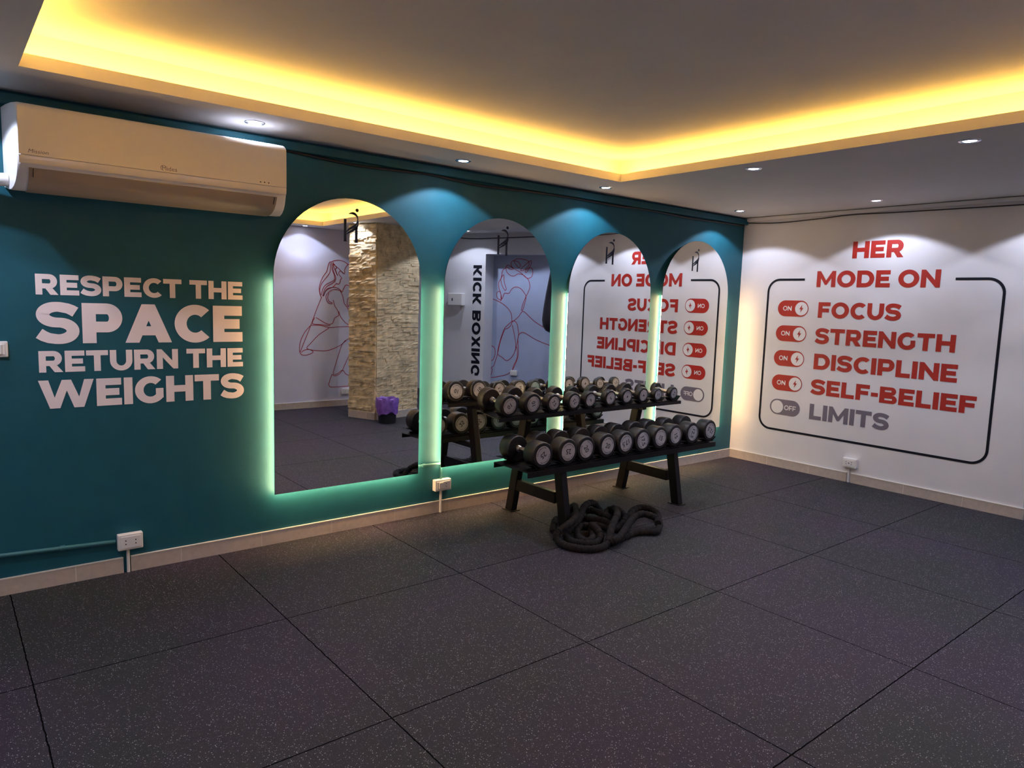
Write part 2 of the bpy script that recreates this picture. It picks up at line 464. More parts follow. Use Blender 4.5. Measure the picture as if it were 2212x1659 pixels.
mb.box(HX1, HX1 + .012, HY0, HY1, ZC + .04, LH)
RW = .14                                     # the tray runs on behind the lip
mb.box(HX0 - RW - .05, HX1 + RW + .05, HY1 + RW, HY1 + RW + .05, ZC + .04, ZT)
mb.box(HX0 - RW - .05, HX1 + RW + .05, HY0 - RW - .05, HY0 - RW, ZC + .04, ZT)
mb.box(HX0 - RW - .05, HX0 - RW, HY0 - RW, HY1 + RW, ZC + .04, ZT)
mb.box(HX1 + RW, HX1 + RW + .05, HY0 - RW, HY1 + RW, ZC + .04, ZT)
mb.box(-7.9, 3.2, -6.6, 0.2, ZT, TOP + .1)
struct(mb, 'ceiling', CEIL)

# warm strips lying on the four ledges of the tray
for nm, a, b, lab in (('front', (HX0 - .03, HY1 + .05), (HX1 + .03, HY1 + .05), 'warm light strip on the tray ledge along the teal mirror wall'),
                      ('right', (HX1 + .05, HY1 + .03), (HX1 + .05, HY0 - .03), 'warm light strip on the tray ledge facing the white lettered wall'),
                      ('back', (HX0 - .03, HY0 - .05), (HX1 + .03, HY0 - .05), 'warm light strip on the tray ledge along the back wall'),
                      ('entry', (HX0 - .05, HY1 + .03), (HX0 - .05, HY0 - .03), 'warm light strip on the tray ledge at the left end of the room')):
    mb = MB()
    x0, x1 = sorted((a[0], b[0])); y0, y1 = sorted((a[1], b[1]))
    if x1 - x0 < .01: x0 -= .007; x1 += .007
    if y1 - y0 < .01: y0 -= .007; y1 += .007
    mb.box(x0, x1, y0, y1, ZC + .04, ZC + .0545)
    o = mb.build('led_strip', COVELED, org=((x0 + x1) / 2, (y0 + y1) / 2, ZC + .04))
    tag(o, lab, 'light strip', 'warm strips around the ceiling tray')

# skirting tiles with pale grout between them
def skirting(name, a, b, n, joints, h=.082, t=.011, mats=(TILE, GROUT)):
    """from a to b (2-D), n points into the room; joints are distances from a"""
    a = Vector((*a, 0)); b = Vector((*b, 0)); d = (b - a); Lg = d.length; d.normalize(); n = Vector((*n, 0))
    mb = MB(); ends = [0] + [j for j in joints if 0 < j < Lg] + [Lg]
    for k in range(len(ends) - 1):
        s0, s1 = ends[k] + (.002 if k else 0), ends[k + 1] - (.002 if k < len(ends) - 2 else 0)
        q = [a + d * s0, a + d * s1, a + d * s1 + n * t, a + d * s0 + n * t]
        mb.cur = 0; mb.hexa(q, [p + Vector((0, 0, h)) for p in q])
        if k < len(ends) - 2:
            e = ends[k + 1]
            q = [a + d * (e - .002), a + d * (e + .002), a + d * (e + .002) + n * (t - .001), a + d * (e - .002) + n * (t - .001)]
            mb.cur = 1; mb.hexa(q, [p + Vector((0, 0, h)) for p in q])
    mb.cur = 1
    q = [a, b, b + n * (t + .002), a + n * (t + .002)]
    mb.hexa([p + Vector((0, 0, h)) for p in q], [p + Vector((0, 0, h + .005)) for p in q])
    return struct(mb, name, list(mats))
skirting('baseboard_left', (-7.7, 0), (-5.628, 0), (0, -1), [.5, .95, 1.4, 1.85])
o = skirting('baseboard_left', (-5.592, 0), (0, 0), (0, -1), [.256, .713, 1.167, 1.631, 2.083, 2.4, 2.71, 3.16, 3.41, 3.87, 4.32, 4.72, 5.03, 5.4])
skirting('baseboard_right', (0, -0.011), (0, -1.232), (-1, 0), [.425, .86])
skirting('baseboard_right', (0, -1.272), (0, -2.58), (-1, 0), [.45, .9])
skirting('baseboard_return', (-0.011, -2.58), (1.6, -2.58), (0, -1), [.45, .9, 1.35])
skirting('baseboard_back', (-7.7, -5.1), (-1.4, -5.1), (0, 1), [k * .45 for k in range(1, 14)])

# column clad in split-face stone
CA, CB, CC = Vector((-2.28, -4.20, 0)), Vector((-2.125, -3.79, 0)), Vector((-1.45, -3.92, 0))
CD = CA + (CC - CB)
def cladding(mb, a, b, outward, seed, z0, z1, p0, p1):
    rnd = random.Random(seed)
    d = b - a; Lg = d.length; d.normalize()
    z = z0
    while z < z1 - 1e-4:
        hh = min(rnd.choice((.022, .03, .036, .045, .05)), z1 - z)
        s = 0.0
        while s < Lg - 1e-4:
            w = min(rnd.uniform(.07, .26), Lg - s)
            if Lg - s - w < .05: w = Lg - s
            pr = rnd.uniform(p0, p1)
            nx, nz = max(1, int(w / .035)), max(1, int(hh / .016))
            g = [[None] * (nz + 1) for _ in range(nx + 1)]
            for i in range(nx + 1):
                for j in range(nz + 1):
                    e = 0 if (i in (0, nx) or j in (0, nz)) else 1
                    dep = pr + (rnd.uniform(-.004, .007) if e else rnd.uniform(-.003, .001))
                    g[i][j] = a + d * (s + .0008 + (w - .0016) * i / nx) + outward * max(.001, dep) + Vector((0, 0, z + .0006 + (hh - .0012) * j / nz))
            for i in range(nx):
                for j in range(nz):
                    mb.poly([g[i][j], g[i + 1][j], g[i + 1][j + 1], g[i][j + 1]])
            rim = [g[i][0] for i in range(nx + 1)] + [g[nx][j] for j in range(1, nz + 1)] + [g[i][nz] for i in range(nx - 1, -1, -1)] + [g[0][j] for j in range(nz - 1, 0, -1)]
            back = [p - outward * ((p - a).dot(outward)) for p in rim]
            for k in range(len(rim)):
                k2 = (k + 1) % len(rim)
                mb.poly([rim[k2], rim[k], back[k], back[k2]])
            s += w
        z += hh
mb = MB()
mb.hexa([CA, CB, CC, CD][::-1], [p + Vector((0, 0, ZC)) for p in (CA, CB, CC, CD)][::-1])
oAB = Vector((-(CB - CA).y, (CB - CA).x, 0)).normalized()
oBC = Vector((-(CC - CB).y, (CC - CB).x, 0)).normalized()
if oAB.x > 0: oAB = -oAB
if oBC.y < 0: oBC = -oBC
cladding(mb, CA, CB, oAB, 3, .09, ZC, .008, .030)
cladding(mb, CB, CC, oBC, 5, .09, ZC, .006, .019)
struct(mb, 'wall_column', STONE)
skirting('baseboard_column', CA.xy, CB.xy, oAB.xy, [.30], h=.088, t=.02)
skirting('baseboard_column', CB.xy, CC.xy, oBC.xy, [.3, .55], h=.088, t=.02)

# ------------------------------------------------------------------ recessed downlights
LOC = [(-6.37, -.28, ZC, 'recessed downlight above the left end of the air conditioner'),
       (-4.985, -.262, ZC, 'recessed downlight above the right end of the air conditioner'),
       (-3.63, -.262, ZC, 'recessed downlight above the gap between the two left mirrors'),
       (-2.265, -.24, ZC, 'recessed downlight above the second gap between mirrors, under the tray corner'),
       (-.52, -.285, ZC, 'recessed downlight in the corner of teal and white walls'),
       (-.415, -1.468, ZC, 'recessed downlight above the red HER lettering on the white wall'),
       (-.40, -2.66, ZC, 'recessed downlight past the end of the white lettered wall'),
       (-2.20, -1.485, ZC, 'recessed downlight beside the right edge of the tray, nearer the corner'),
       (-2.14, -2.706, ZC, 'recessed downlight beside the right edge of the tray, large and near the picture edge'),
       (-2.305, -3.99, ZC, 'recessed downlight just above the narrow face of the stone column'),
       (-1.12, -3.40, ZC, 'recessed downlight in the border near the step of the ceiling'),
       (-2.55, -4.95, ZC, 'recessed downlight above the squatting figure on the back wall'),
       (-3.95, -4.95, ZC, 'recessed downlight over the middle of the back wall'),
       (-5.35, -4.95, ZC, 'recessed downlight over the left part of the back wall'),
       (-6.60, -1.20, ZC, 'added unseen downlight in the left border, brightening the slogan on the teal wall', 2.0),  # added lamp out of view, placed and strengthened to brighten the slogan
       (-6.75, -3.00, ZC, 'recessed downlight in the left border behind the viewer'),
       (.235, -4.215, ZT, 'recessed downlight above the boxing figure in the blue niche'),
       (.18, -5.15, ZT, 'recessed downlight above the black vertical lettering'),
       (.60, -3.78, ZT, 'recessed downlight above the punching bag')]
def downlight(x, y, z, label, power=1.0):
    t = thing('downlight', label, 'ceiling light', (x, y, z), 'recessed downlights')
    r = MB(); r.lathe((x, y, z), (0, 0, -1), [(.030, .001), (.036, .0035), (.041, .0065), (.047, .006), (.052, .003), (.053, 0)], 32)
    r.build('trim_ring', CHROME, t, smooth=True)
    l = MB(); l.lathe((x, y, z), (0, 0, -1), [(.033, .0005), (.031, .003), (.0001, .0042)], 28)
    l.build('lens', LENS, t, smooth=True)
    d = bpy.data.lights.new('spot', 'SPOT'); d.energy = SPOT_POWER * power; d.color = COOL
    d.spot_size = math.radians(126); d.spot_blend = .15; d.shadow_soft_size = .025
    s = bpy.data.objects.new('lamp', d); COL.objects.link(s); s.parent = t; s.location = (0, 0, -.012)
for a in LOC: downlight(*a)

# ------------------------------------------------------------------ arched mirrors with a strip behind
YM = -.05
def arch_outline(x0, x1, z0, z1, n=32):
    r = (x1 - x0) / 2; c = (x0 + x1) / 2
    return [(x0, z0), (x1, z0)] + [(c + r * math.cos(PI * k / n), z1 - r + r * math.sin(PI * k / n)) for k in range(n + 1)]
def mirror(x0, x1, z0, z1, label, lx, YM=-.05):
    cx = (x0 + x1) / 2
    t = thing('arched_mirror', label, 'mirror', (cx, 0, z0), 'arched wall mirrors')
    O = arch_outline(x0, x1, z0, z1)
    g = MB(); g.poly([(x, YM, z) for x, z in O]); g.build('glass', MIRROR, t)
    b = MB(); n = len(O)
    for k in range(n):
        k2 = (k + 1) % n
        b.poly([(O[k][0], YM, O[k][1]), (O[k][0], YM + .006, O[k][1]), (O[k2][0], YM + .006, O[k2][1]), (O[k2][0], YM, O[k2][1])])
    b.poly([(x, YM + .006, z) for x, z in reversed(O)]); b.build('glass_edge', DARK, t)
    I = arch_outline(x0 + .07, x1 - .07, z0 + .07, z1 - .07)
    f = MB(); f.prism([(x, YM + .006, z) for x, z in reversed(I)], (0, -YM - .006, 0)); f.build('backing_frame', PLAST, t)
    ys = YM + .012; zs = z1 - (x1 - x0) / 2 - .02; i_ = .009
    S = [(x0 + i_, zs), (x0 + i_, z0 + i_), (x1 - i_, z0 + i_), (x1 - i_, zs)]
    dense = []
    for k in range(3):
        p, q = Vector((S[k][0], ys, S[k][1])), Vector((S[k + 1][0], ys, S[k + 1][1]))
        m_ = max(1, int((q - p).length / .1))
        dense += [p.lerp(q, i / m_) for i in range(m_)]
    dense.append(Vector((S[3][0], ys, S[3][1])))
    l = MB(); l.tube(dense, .004, 6); l.build('led_strip', HALOLED, t)
    # etched emblem, an H with a leaning figure
    e = MB(); sc = .00054; zb = 1.862
    put = lambda u, v: (lx + u * sc, YM - .0012, zb + v * sc)
    e.poly([put(-91, 5), put(-61, 5), put(-61, 258), put(-91, 258)])
    e.poly([put(-96, 5), put(-56, 5), put(-56, 12), put(-96, 12)])
    e.poly([put(48, 0), put(80, 0), put(80, 185), put(48, 165)])
    e.poly([put(43, -2), put(85, -2), put(85, 6), put(43, 6)])
    ribbon(e, [(-60, 118), (-20, 150), (30, 180), (66, 214), (80, 252), (76, 292), (52, 318), (15, 330), (-38, 320)], [10, 22, 26, 20, 12, 16, 28, 26, 3], put)
    ribbon(e, [(-60, 88), (-25, 112), (20, 138), (58, 168), (84, 205), (90, 250)], [6, 20, 28, 26, 14, 3], put)
    e.poly([put(72 + 20 * math.cos(a * PI / 10), 368 + 20 * math.sin(a * PI / 10)) for a in range(20)])
    e.build('emblem', NAVY, t)
mirror(-4.811, -3.803, .32, 2.128, 'tall arched mirror beside the air conditioner, reflecting the stone column', -4.318)
mirror(-3.615, -2.620, .34, 2.122, 'arched mirror reflecting the black vertical lettering and boxing figure', -3.115)
mirror(-2.423, -1.428, .34, 2.124, 'arched mirror just right of the rack middle, reflecting half the red lettering', -1.967, -.036)
mirror(-1.262, -.262, .34, 2.144, 'arched mirror nearest the room corner, reflecting the red toggles', -.81, -.036)

# ------------------------------------------------------------------ lettering and murals
EPS = .0018
putT = lambda u, v: (u, -EPS, v)
t = thing('wall_lettering', 'large pale pink slogan lettering on the teal wall under the air conditioner', 'lettering', (-5.47, 0, .92))
for txt, u0, u1, v0, v1, th in (('RESPECT THE', -5.970, -4.974, 1.487, 1.588, .285), ('SPACE', -5.972, -4.977, 1.246, 1.450, .315),
                                ('RETURN THE', -5.970, -4.976, 1.102, 1.209, .285), ('WEIGHTS', -5.977, -4.974, .919, 1.062, .295)):
    b = MB(); lettering(b, txt, u0, u1, v0, v1, putT, th, .078); b.build('text_line', PINK, t)

putH = lambda u, v: (-EPS, -u, v)
putH2 = lambda u, v: (-EPS * 1.6, -u, v)
putH3 = lambda u, v: (-EPS * 2.2, -u, v)
t = thing('wall_decal', 'red lettering with toggle switches in a black outline on the white wall', 'lettering', (0, -1.31, .37))
for txt, u0, u1, v0, v1, M_ in (('HER', 1.112, 1.545, 2.003, 2.150, RED), ('MODE ON', .802, 1.848, 1.750, 1.896, RED), ('FOCUS', .838, 1.568, 1.469, 1.612, RED),
                                ('STRENGTH', .831, 2.006, 1.230, 1.373, RED), ('DISCIPLINE', .836, 2.042, .991, 1.136, RED),
                                ('SELF-BELIEF', .828, 2.196, .755, .897, RED), ('LIMITS', .832, 1.552, .518, .664, GREY)):
    b = MB(); lettering(b, txt, u0, u1, v0, v1, putH, .285, .088); b.build('text_line', M_, t)
b = MB()
r = .115; A0, A1, B0, B1 = .318, 2.304, .366, 1.819
path = [(.685, B1)] + arc(A0 + r, B1 - r, r, r, 90, 180, 10) + arc(A0 + r, B0 + r, r, r, 180, 270, 10) + arc(A1 - r, B0 + r, r, r, 270, 360, 10) + arc(A1 - r, B1 - r, r, r, 0, 90, 10) + [(1.958, B1)]
ribbon(b, path, .021, putH, 0)
b.build('outline', NAVY, t)
def pill(mb, u0, u1, v0, v1, put):
    r = (v1 - v0) / 2
    mb.poly([put(*p) for p in arc(u0 + r, (v0 + v1) / 2, r, r, 90, 270, 16) + arc(u1 - r, (v0 + v1) / 2, r, r, -90, 90, 16)])
for k in range(5):
    vc = 1.547 - .2388 * k
    on = k < 4
    u0 = .432 - .0022 * k; u1 = .743 - .0018 * k
    b = MB(); pill(b, u0, u1, vc - .076, vc + .076, putH); o = b.build('toggle_switch', RED if on else GREY, t)
    o['label'] = 'red toggle switched on' if on else 'grey toggle switched off'
    uk = u1 - .070 if on else u0 + .078
    b = MB(); b.poly([putH2(*p) for p in arc(uk, vc, .063, .063, 0, 348, 29)]); b.build('knob', PALE, o)
    b = MB()
    if on:
        lettering(b, 'ON', u0 + .055, u0 + .143, vc - .022, vc + .022, putH2, .20, .11)
        b.build('lettering', PALE, o)
        z = MB(); z.poly([putH3(uk + x * .0036, vc + y * .0036) for x, y in ((2, 10.5), (-5.5, -1.5), (-.8, -1.5), (-2.2, -10.5), (5.5, 2), (.9, 2))]); z.build('lightning_bolt', RED, o)
    else:
        lettering(b, 'OFF', u0 + .152, u0 + .272, vc - .023, vc + .023, putH2, .20, .10)
        b.build('lettering', PALE, o)

t = thing('wall_lettering', 'black lettering running down the white wall beside the blue niche', 'lettering', tuple(putK(1.26, .3)))
w_, P_ = text_polys('KICK BOXING', .29, .11, .42)
w1, P1 = text_polys('KICK', .29, .11, .42)
for sel in (True, False):
    b = MB()
    for p in P_:
        if (max(x for x, y in p) <= w1 + .1) == sel: b.poly([putK(1.182 + .158 * y, 2.102 - (2.102 - .297) * x / w_, EPS) for x, y in p])
    b.build('text_line', NAVY, t)

DATA = {"KB":[[[0.794,2.169],[0.762,2.192],[0.672,2.177],[0.626,2.114],[0.651,2.083],[0.692,2.114],[0.743,2.177],[0.718,2.216],[0.63,2.222],[0.519,2.203],[0.474,2.164],[0.483,2.115],[0.557,2.046],[0.623,2.036],[0.581,2.095],[0.474,2.179],[0.436,2.193],[0.44,2.135],[0.471,2.076],[0.516,2.007],[0.539,2.025],[0.492,2.072],[0.423,2.076],[0.402,1.998],[0.432,1.93],[0.508,1.919],[0.622,2.006],[0.757,2.074],[0.793,2.133],[0.794,2.169]],[[0.757,2.054],[0.824,2.058],[0.886,2.103],[0.837,2.121],[0.769,2.078],[0.757,2.054]],[[0.893,2.093],[0.872,2.014],[0.802,1.955],[0.731,1.948],[0.665,1.982],[0.576,1.967],[0.508,1.919],[0.462,1.861],[0.448,1.763],[0.478,1.684],[0.518,1.6],[0.559,1.504],[0.582,1.408],[0.564,1.396],[0.546,1.444],[0.508,1.604],[0.544,1.682],[0.624,1.755],[0.713,1.768],[0.779,1.727],[0.822,1.666],[0.901,1.664],[0.932,1.593],[0.961,1.556]],[[0.881,2.079],[0.947,2.037],[0.973,1.913],[1.016,1.832],[1.001,1.732],[0.969,1.653],[0.964,1.532]],[[0.965,1.548],[1.03,1.587],[1.044,1.661],[0.997,1.696],[0.963,1.633],[0.952,1.573]],[[0.934,1.967],[0.977,1.893],[0.95,1.793],[0.896,1.714],[0.874,1.745],[0.914,1.854],[0.922,1.967]],[[1.115,1.568],[0.987,1.521],[0.871,1.454],[0.777,1.357],[0.75,1.238],[0.759,1.157],[0.824,1.094],[0.888,1.081],[0.815,1.155],[0.727,1.218],[0.659,1.181],[0.627,1.062],[0.622,0.982],[0.646,0.84],[0.676,0.717]],[[0.749,1.198],[0.64,1.282],[0.593,1.347],[0.559,1.378],[0.505,1.357],[0.351,1.233],[0.185,1.142],[0.086,1.097]],[[0.892,1.07],[0.944,0.926],[0.998,0.678],[0.911,0.612],[0.818,0.56],[0.712,0.65],[0.667,0.779],[0.684,0.939],[0.741,1.154]],[[0.876,1.081],[0.954,0.864],[1.0,0.657],[1.067,0.458],[1.148,0.417]],[[0.637,0.901],[0.616,0.993],[0.564,1.037],[0.493,1.025],[0.318,0.938],[0.109,0.869],[0.033,0.85]],[[0.631,0.922],[0.614,0.701],[0.637,0.578],[0.71,0.411],[0.69,0.493],[0.634,0.619],[0.645,0.8]],[[1.143,0.797],[1.066,0.766],[1.042,0.675],[1.076,0.566],[1.144,0.529]],[[1.147,0.405],[1.089,0.404],[1.103,0.321],[1.119,0.257],[0.946,0.291],[0.81,0.332],[0.732,0.389]]],"SQ":[[[-2.11,1.991],[-2.076,2.009],[-1.995,2.021],[-1.925,2.005],[-1.873,1.976],[-1.831,1.959]],[[-2.085,1.989],[-2.075,1.956],[-2.006,1.907],[-1.925,1.838],[-1.916,1.906],[-1.873,1.971]],[[-2.089,1.976],[-2.075,1.919],[-2.046,1.851],[-2.022,1.81],[-2.058,1.898],[-2.039,1.91],[-2.073,1.966]],[[-1.925,1.838],[-1.948,1.858],[-1.983,1.876],[-2.006,1.853],[-1.998,1.822],[-1.965,1.781],[-1.983,1.756],[-1.987,1.726],[-2.006,1.696],[-2.038,1.703],[-2.061,1.683],[-2.098,1.649],[-2.155,1.626],[-2.2,1.591],[-2.231,1.524]],[[-2.11,1.991],[-2.144,1.983],[-2.166,1.929],[-2.183,1.86],[-2.234,1.789],[-2.273,1.704],[-2.29,1.63],[-2.279,1.546],[-2.254,1.502]],[[-2.13,1.976],[-2.136,1.857],[-2.187,1.781],[-2.254,1.694],[-2.282,1.609],[-2.271,1.536]],[[-2.11,1.98],[-2.104,1.891],[-2.075,1.818],[-2.069,1.757],[-2.109,1.726],[-2.189,1.686],[-2.239,1.621],[-2.26,1.536]],[[-2.093,1.971],[-2.087,1.881],[-2.054,1.793],[-2.058,1.745],[-2.098,1.703],[-2.177,1.66],[-2.22,1.601],[-2.239,1.521]],[[-2.228,1.526],[-2.198,1.599],[-2.143,1.638],[-2.052,1.649],[-1.982,1.617],[-1.959,1.588],[-1.93,1.643],[-1.9,1.687],[-1.847,1.683],[-1.806,1.682]],[[-1.959,1.588],[-2.005,1.613],[-2.075,1.62],[-2.143,1.59],[-2.191,1.533],[-2.186,1.475],[-2.152,1.431],[-2.095,1.424]],[[-2.097,1.436],[-2.149,1.456],[-2.168,1.507],[-2.149,1.569]],[[-1.98,1.598],[-1.944,1.524],[-1.923,1.438],[-1.875,1.374],[-1.827,1.277]],[[-1.838,1.551],[-1.874,1.483],[-1.878,1.412],[-1.86,1.39],[-1.843,1.462],[-1.829,1.538]],[[-2.086,1.475],[-2.065,1.397],[-2.025,1.339],[-2.004,1.27],[-2.062,1.231],[-2.085,1.177],[-2.108,1.149],[-2.182,1.15],[-2.335,1.233]],[[-2.004,1.323],[-1.981,1.254],[-1.922,1.184],[-1.874,1.147],[-1.803,1.124]],[[-2.259,1.504],[-2.333,1.329],[-2.41,1.127],[-2.47,0.983],[-2.519,0.868],[-2.559,0.769]],[[-2.353,1.233],[-2.386,1.152],[-2.271,1.137],[-2.147,1.124],[-2.133,1.132]],[[-2.41,1.127],[-2.271,1.127],[-2.143,1.098],[-2.0,1.107],[-1.784,1.113]],[[-2.41,1.127],[-2.49,1.04],[-2.55,0.926],[-2.57,0.811],[-2.551,0.742],[-2.495,0.723],[-2.414,0.741],[-2.378,0.769],[-2.434,0.799],[-2.505,0.791],[-2.545,0.761]],[[-2.147,1.089],[-2.292,1.001],[-2.41,0.886],[-2.465,0.815],[-2.333,0.784],[-2.168,0.781],[-1.999,0.841],[-1.913,0.9],[-1.857,0.943]],[[-1.896,0.924],[-1.952,0.861],[-1.998,0.742],[-2.049,0.584],[-2.083,0.456],[-2.023,0.453],[-1.944,0.501],[-1.889,0.442],[-1.78,0.403]],[[-1.815,0.768],[-1.899,0.6],[-1.944,0.501]],[[-2.104,0.447],[-2.146,0.329],[-2.143,0.289],[-2.108,0.271],[-1.975,0.269],[-1.779,0.275]],[[-2.104,0.447],[-2.061,0.425],[-1.997,0.446],[-1.944,0.497]]],"RP":[[-3.242,-0.841,0.02],[-3.155,-0.751,0.02],[-3.076,-0.685,0.03],[-3.006,-0.663,0.025],[-2.864,-0.592,0.03],[-2.755,-0.538,0.045],[-3.041,-0.852,0.1],[-3.242,-0.989,0.115],[-3.325,-0.992,0.085],[-3.356,-0.994,0.045],[-3.362,-1.057,0.022],[-3.351,-1.141,0.022],[-3.297,-1.215,0.022],[-3.221,-1.241,0.022],[-3.145,-1.229,0.024],[-3.1,-1.21,0.05],[-3.031,-1.163,0.09],[-2.92,-1.09,0.11],[-2.828,-1.026,0.11],[-2.665,-0.868,0.08],[-2.618,-0.762,0.05],[-2.675,-0.783,0.03],[-2.735,-0.879,0.035],[-2.749,-0.813,0.05],[-2.763,-0.75,0.06],[-2.778,-0.701,0.05],[-2.812,-0.694,0.03],[-2.897,-0.792,0.04],[-2.892,-0.866,0.05],[-2.879,-0.936,0.06],[-2.867,-0.991,0.05],[-2.844,-0.993,0.022],[-2.91,-0.995,0.03],[-2.923,-0.925,0.03],[-2.976,-0.906,0.022],[-2.999,-0.861,0.022],[-3.082,-0.907,0.025],[-3.174,-1.003,0.025],[-3.204,-1.08,0.025],[-3.182,-1.111,0.022],[-3.107,-1.079,0.022],[-3.028,-0.99,0.022],[-3.008,-0.958,0.05],[-3.041,-1.011,0.07],[-3.054,-1.067,0.06],[-3.08,-1.119,0.04],[-3.133,-1.151,0.024],[-3.199,-1.159,0.022],[-3.251,-1.117,0.022],[-3.273,-1.05,0.022],[-3.244,-0.967,0.026],[-3.216,-0.952,0.05],[-3.158,-0.937,0.075],[-3.057,-0.894,0.09],[-2.963,-0.82,0.1],[-2.894,-0.778,0.12],[-2.799,-0.735,0.12],[-2.737,-0.728,0.1],[-2.683,-0.72,0.05],[-2.701,-0.786,0.022],[-2.743,-0.905,0.022],[-2.865,-1.04,0.022],[-2.793,-1.026,0.03],[-2.739,-1.013,0.05],[-2.697,-0.974,0.07],[-2.655,-0.891,0.08],[-2.625,-0.803,0.07],[-2.601,-0.766,0.022],[-2.646,-0.888,0.022],[-2.57,-0.902,0.03],[-2.453,-0.847,0.04],[-2.379,-0.856,0.05],[-2.356,-0.914,0.05],[-2.367,-0.989,0.04],[-2.416,-1.05,0.025],[-2.543,-1.162,0.022],[-2.665,-1.232,0.022],[-2.722,-1.194,0.022],[-2.803,-1.162,0.022],[-2.893,-1.18,0.022],[-2.988,-1.2,0.022],[-3.069,-1.213,0.022],[-3.096,-1.252,0.05],[-3.028,-1.234,0.055],[-2.916,-1.173,0.06],[-2.782,-1.099,0.07],[-2.666,-1.048,0.08],[-2.604,-1.063,0.09],[-2.573,-1.105,0.085],[-2.532,-1.124,0.06],[-2.582,-1.179,0.05]]}
b = MB()
for s in DATA['SQ']: ribbon(b, s, .0092, lambda x, z: (x, -5.1 + EPS, z))
o = b.build('wall_mural', REDLINE, org=(-2.1, -5.1, .3)); tag(o, 'red line drawing of a squatting woman with a ponytail on the back wall', 'mural')
b = MB()
for s in DATA['KB']: ribbon(b, s, .0100, lambda u, v: putK(u, v, -.28 + EPS))
o = b.build('wall_mural', REDLINE, org=tuple(putK(.5, .3, -.28))); tag(o, 'red line drawing of a boxing woman with a hair bun in the blue niche', 'mural')

# ------------------------------------------------------------------ air conditioner
t = thing('air_conditioner', 'long white split air conditioner high on the teal wall', 'air conditioner', (-5.425, 0, 1.962))
def axl(y): return -6.074 - .12 * y
def axr(y): return -4.786 + .125 * y
prof = [(-.002, 2.352), (-.10, 2.350), (-.20, 2.342), (-.255, 2.334), (-.276, 2.322), (-.284, 2.306), (-.286, 2.20), (-.286, 2.10), (-.284, 2.082), (-.276, 2.060), (-.256, 2.020), (-.228, 1.992), (-.19, 1.974), (-.14, 1.964), (-.08, 1.968), (-.002, 1.985)]
b = MB()
def acsec(side, dx, k): return [((axl(y) + dx) if side == 0 else (axr(y) - dx), y * (1 - k), 2.155 + (z - 2.155) * (1 - k * .5)) for y, z in prof]
S = [acsec(0, 0, .03), acsec(0, .012, 0), acsec(1, .012, 0), acsec(1, 0, .03)]
for a, c in zip(S, S[1:]):
    for k in range(len(prof) - 1): b.poly([a[k], c[k], c[k + 1], a[k + 1]][::-1])
    b.poly([a[-1], c[-1], c[0], a[0]][::-1])
b.poly(S[0]); b.poly(S[-1][::-1])
b.build('casing', ACBODY, t, smooth=True)
def sheet(mb, pf, x0, x1, th, rad=0.0):
    """a thin curved panel: profile pf in (y, z), offset outward by th, corners cut round by rad"""
    n = len(pf)
    N_ = []
    for k in range(n):
        a, c = Vector(pf[max(k - 1, 0)]), Vector(pf[min(k + 1, n - 1)])
        d = (c - a).normalized(); N_.append(Vector((d.y, -d.x)))
    ins = []
    Ls = [0.0]
    for k in range(1, n): Ls.append(Ls[-1] + (Vector(pf[k]) - Vector(pf[k - 1])).length)
    for k in range(n):
        d = Ls[k]; ins.append(rad - math.sqrt(max(0, rad * rad - (rad - d) ** 2)) if d < rad else 0.0)
    out = [(pf[k][0] + N_[k].x * th, pf[k][1] + N_[k].y * th) for k in range(n)]
    for k in range(n - 1):
        mb.poly([(x0 + ins[k], *out[k]), (x1 - ins[k], *out[k]), (x1 - ins[k + 1], *out[k + 1]), (x0 + ins[k + 1], *out[k + 1])][::-1])
        mb.poly([(x0 + ins[k], *out[k]), (x0 + ins[k + 1], *out[k + 1]), (x0 + ins[k + 1], *pf[k + 1]), (x0 + ins[k], *pf[k])][::-1])
        mb.poly([(x1 - ins[k], *out[k]), (x1 - ins[k + 1], *out[k + 1]), (x1 - ins[k + 1], *pf[k + 1]), (x1 - ins[k], *pf[k])])
    for k in (0, n - 1):
        mb.poly([(x0 + ins[k], *out[k]), (x1 - ins[k], *out[k]), (x1 - ins[k], *pf[k]), (x0 + ins[k], *pf[k])])
b = MB(); b.tube(smooth_path([(-6.06, -.08, 2.012), (-6.10, -.075, 2.010), (-6.16, -.06, 2.000), (-6.30, -.045, 1.985), (-6.6, -.045, 1.975)], 5), .030, 14); b.build('pipe_sleeve', PLAST, t, smooth=True)
fp = [(-.2795, 2.322), (-.2835, 2.314), (-.2855, 2.306), (-.2862, 2.298), (-.2866, 2.28), (-.2868, 2.24), (-.2868, 2.19), (-.2866, 2.15), (-.2864, 2.106)]
b = MB(); sheet(b, fp, -6.036, -4.826, .007, .020); b.build('front_panel', ACFRONT, t, smooth=True)
fp2 = [(-.2864, 2.103), (-.2860, 2.092), (-.2845, 2.080), (-.2815, 2.071)]
b = MB(); sheet(b, fp2, -6.036, -4.826, .007); b.build('lower_trim', ACFRONT, t, smooth=True)
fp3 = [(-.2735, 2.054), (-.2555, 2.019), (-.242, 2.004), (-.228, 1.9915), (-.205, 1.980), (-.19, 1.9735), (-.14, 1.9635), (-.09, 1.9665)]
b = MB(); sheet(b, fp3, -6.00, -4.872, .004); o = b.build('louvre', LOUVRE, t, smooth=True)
for cx_ in (-5.985, -4.888):
    b = MB(); b.hexa([(cx_, -.2605, 2.014), (cx_ + .003, -.2605, 2.014), (cx_ + .003, -.2505, 2.014), (cx_, -.2505, 2.014)], [(cx_, -.2795, 2.050), (cx_ + .003, -.2795, 2.050), (cx_ + .003, -.2695, 2.050), (cx_, -.2695, 2.050)]); b.build('louvre_clip', DARK, t)
yA = -.2942
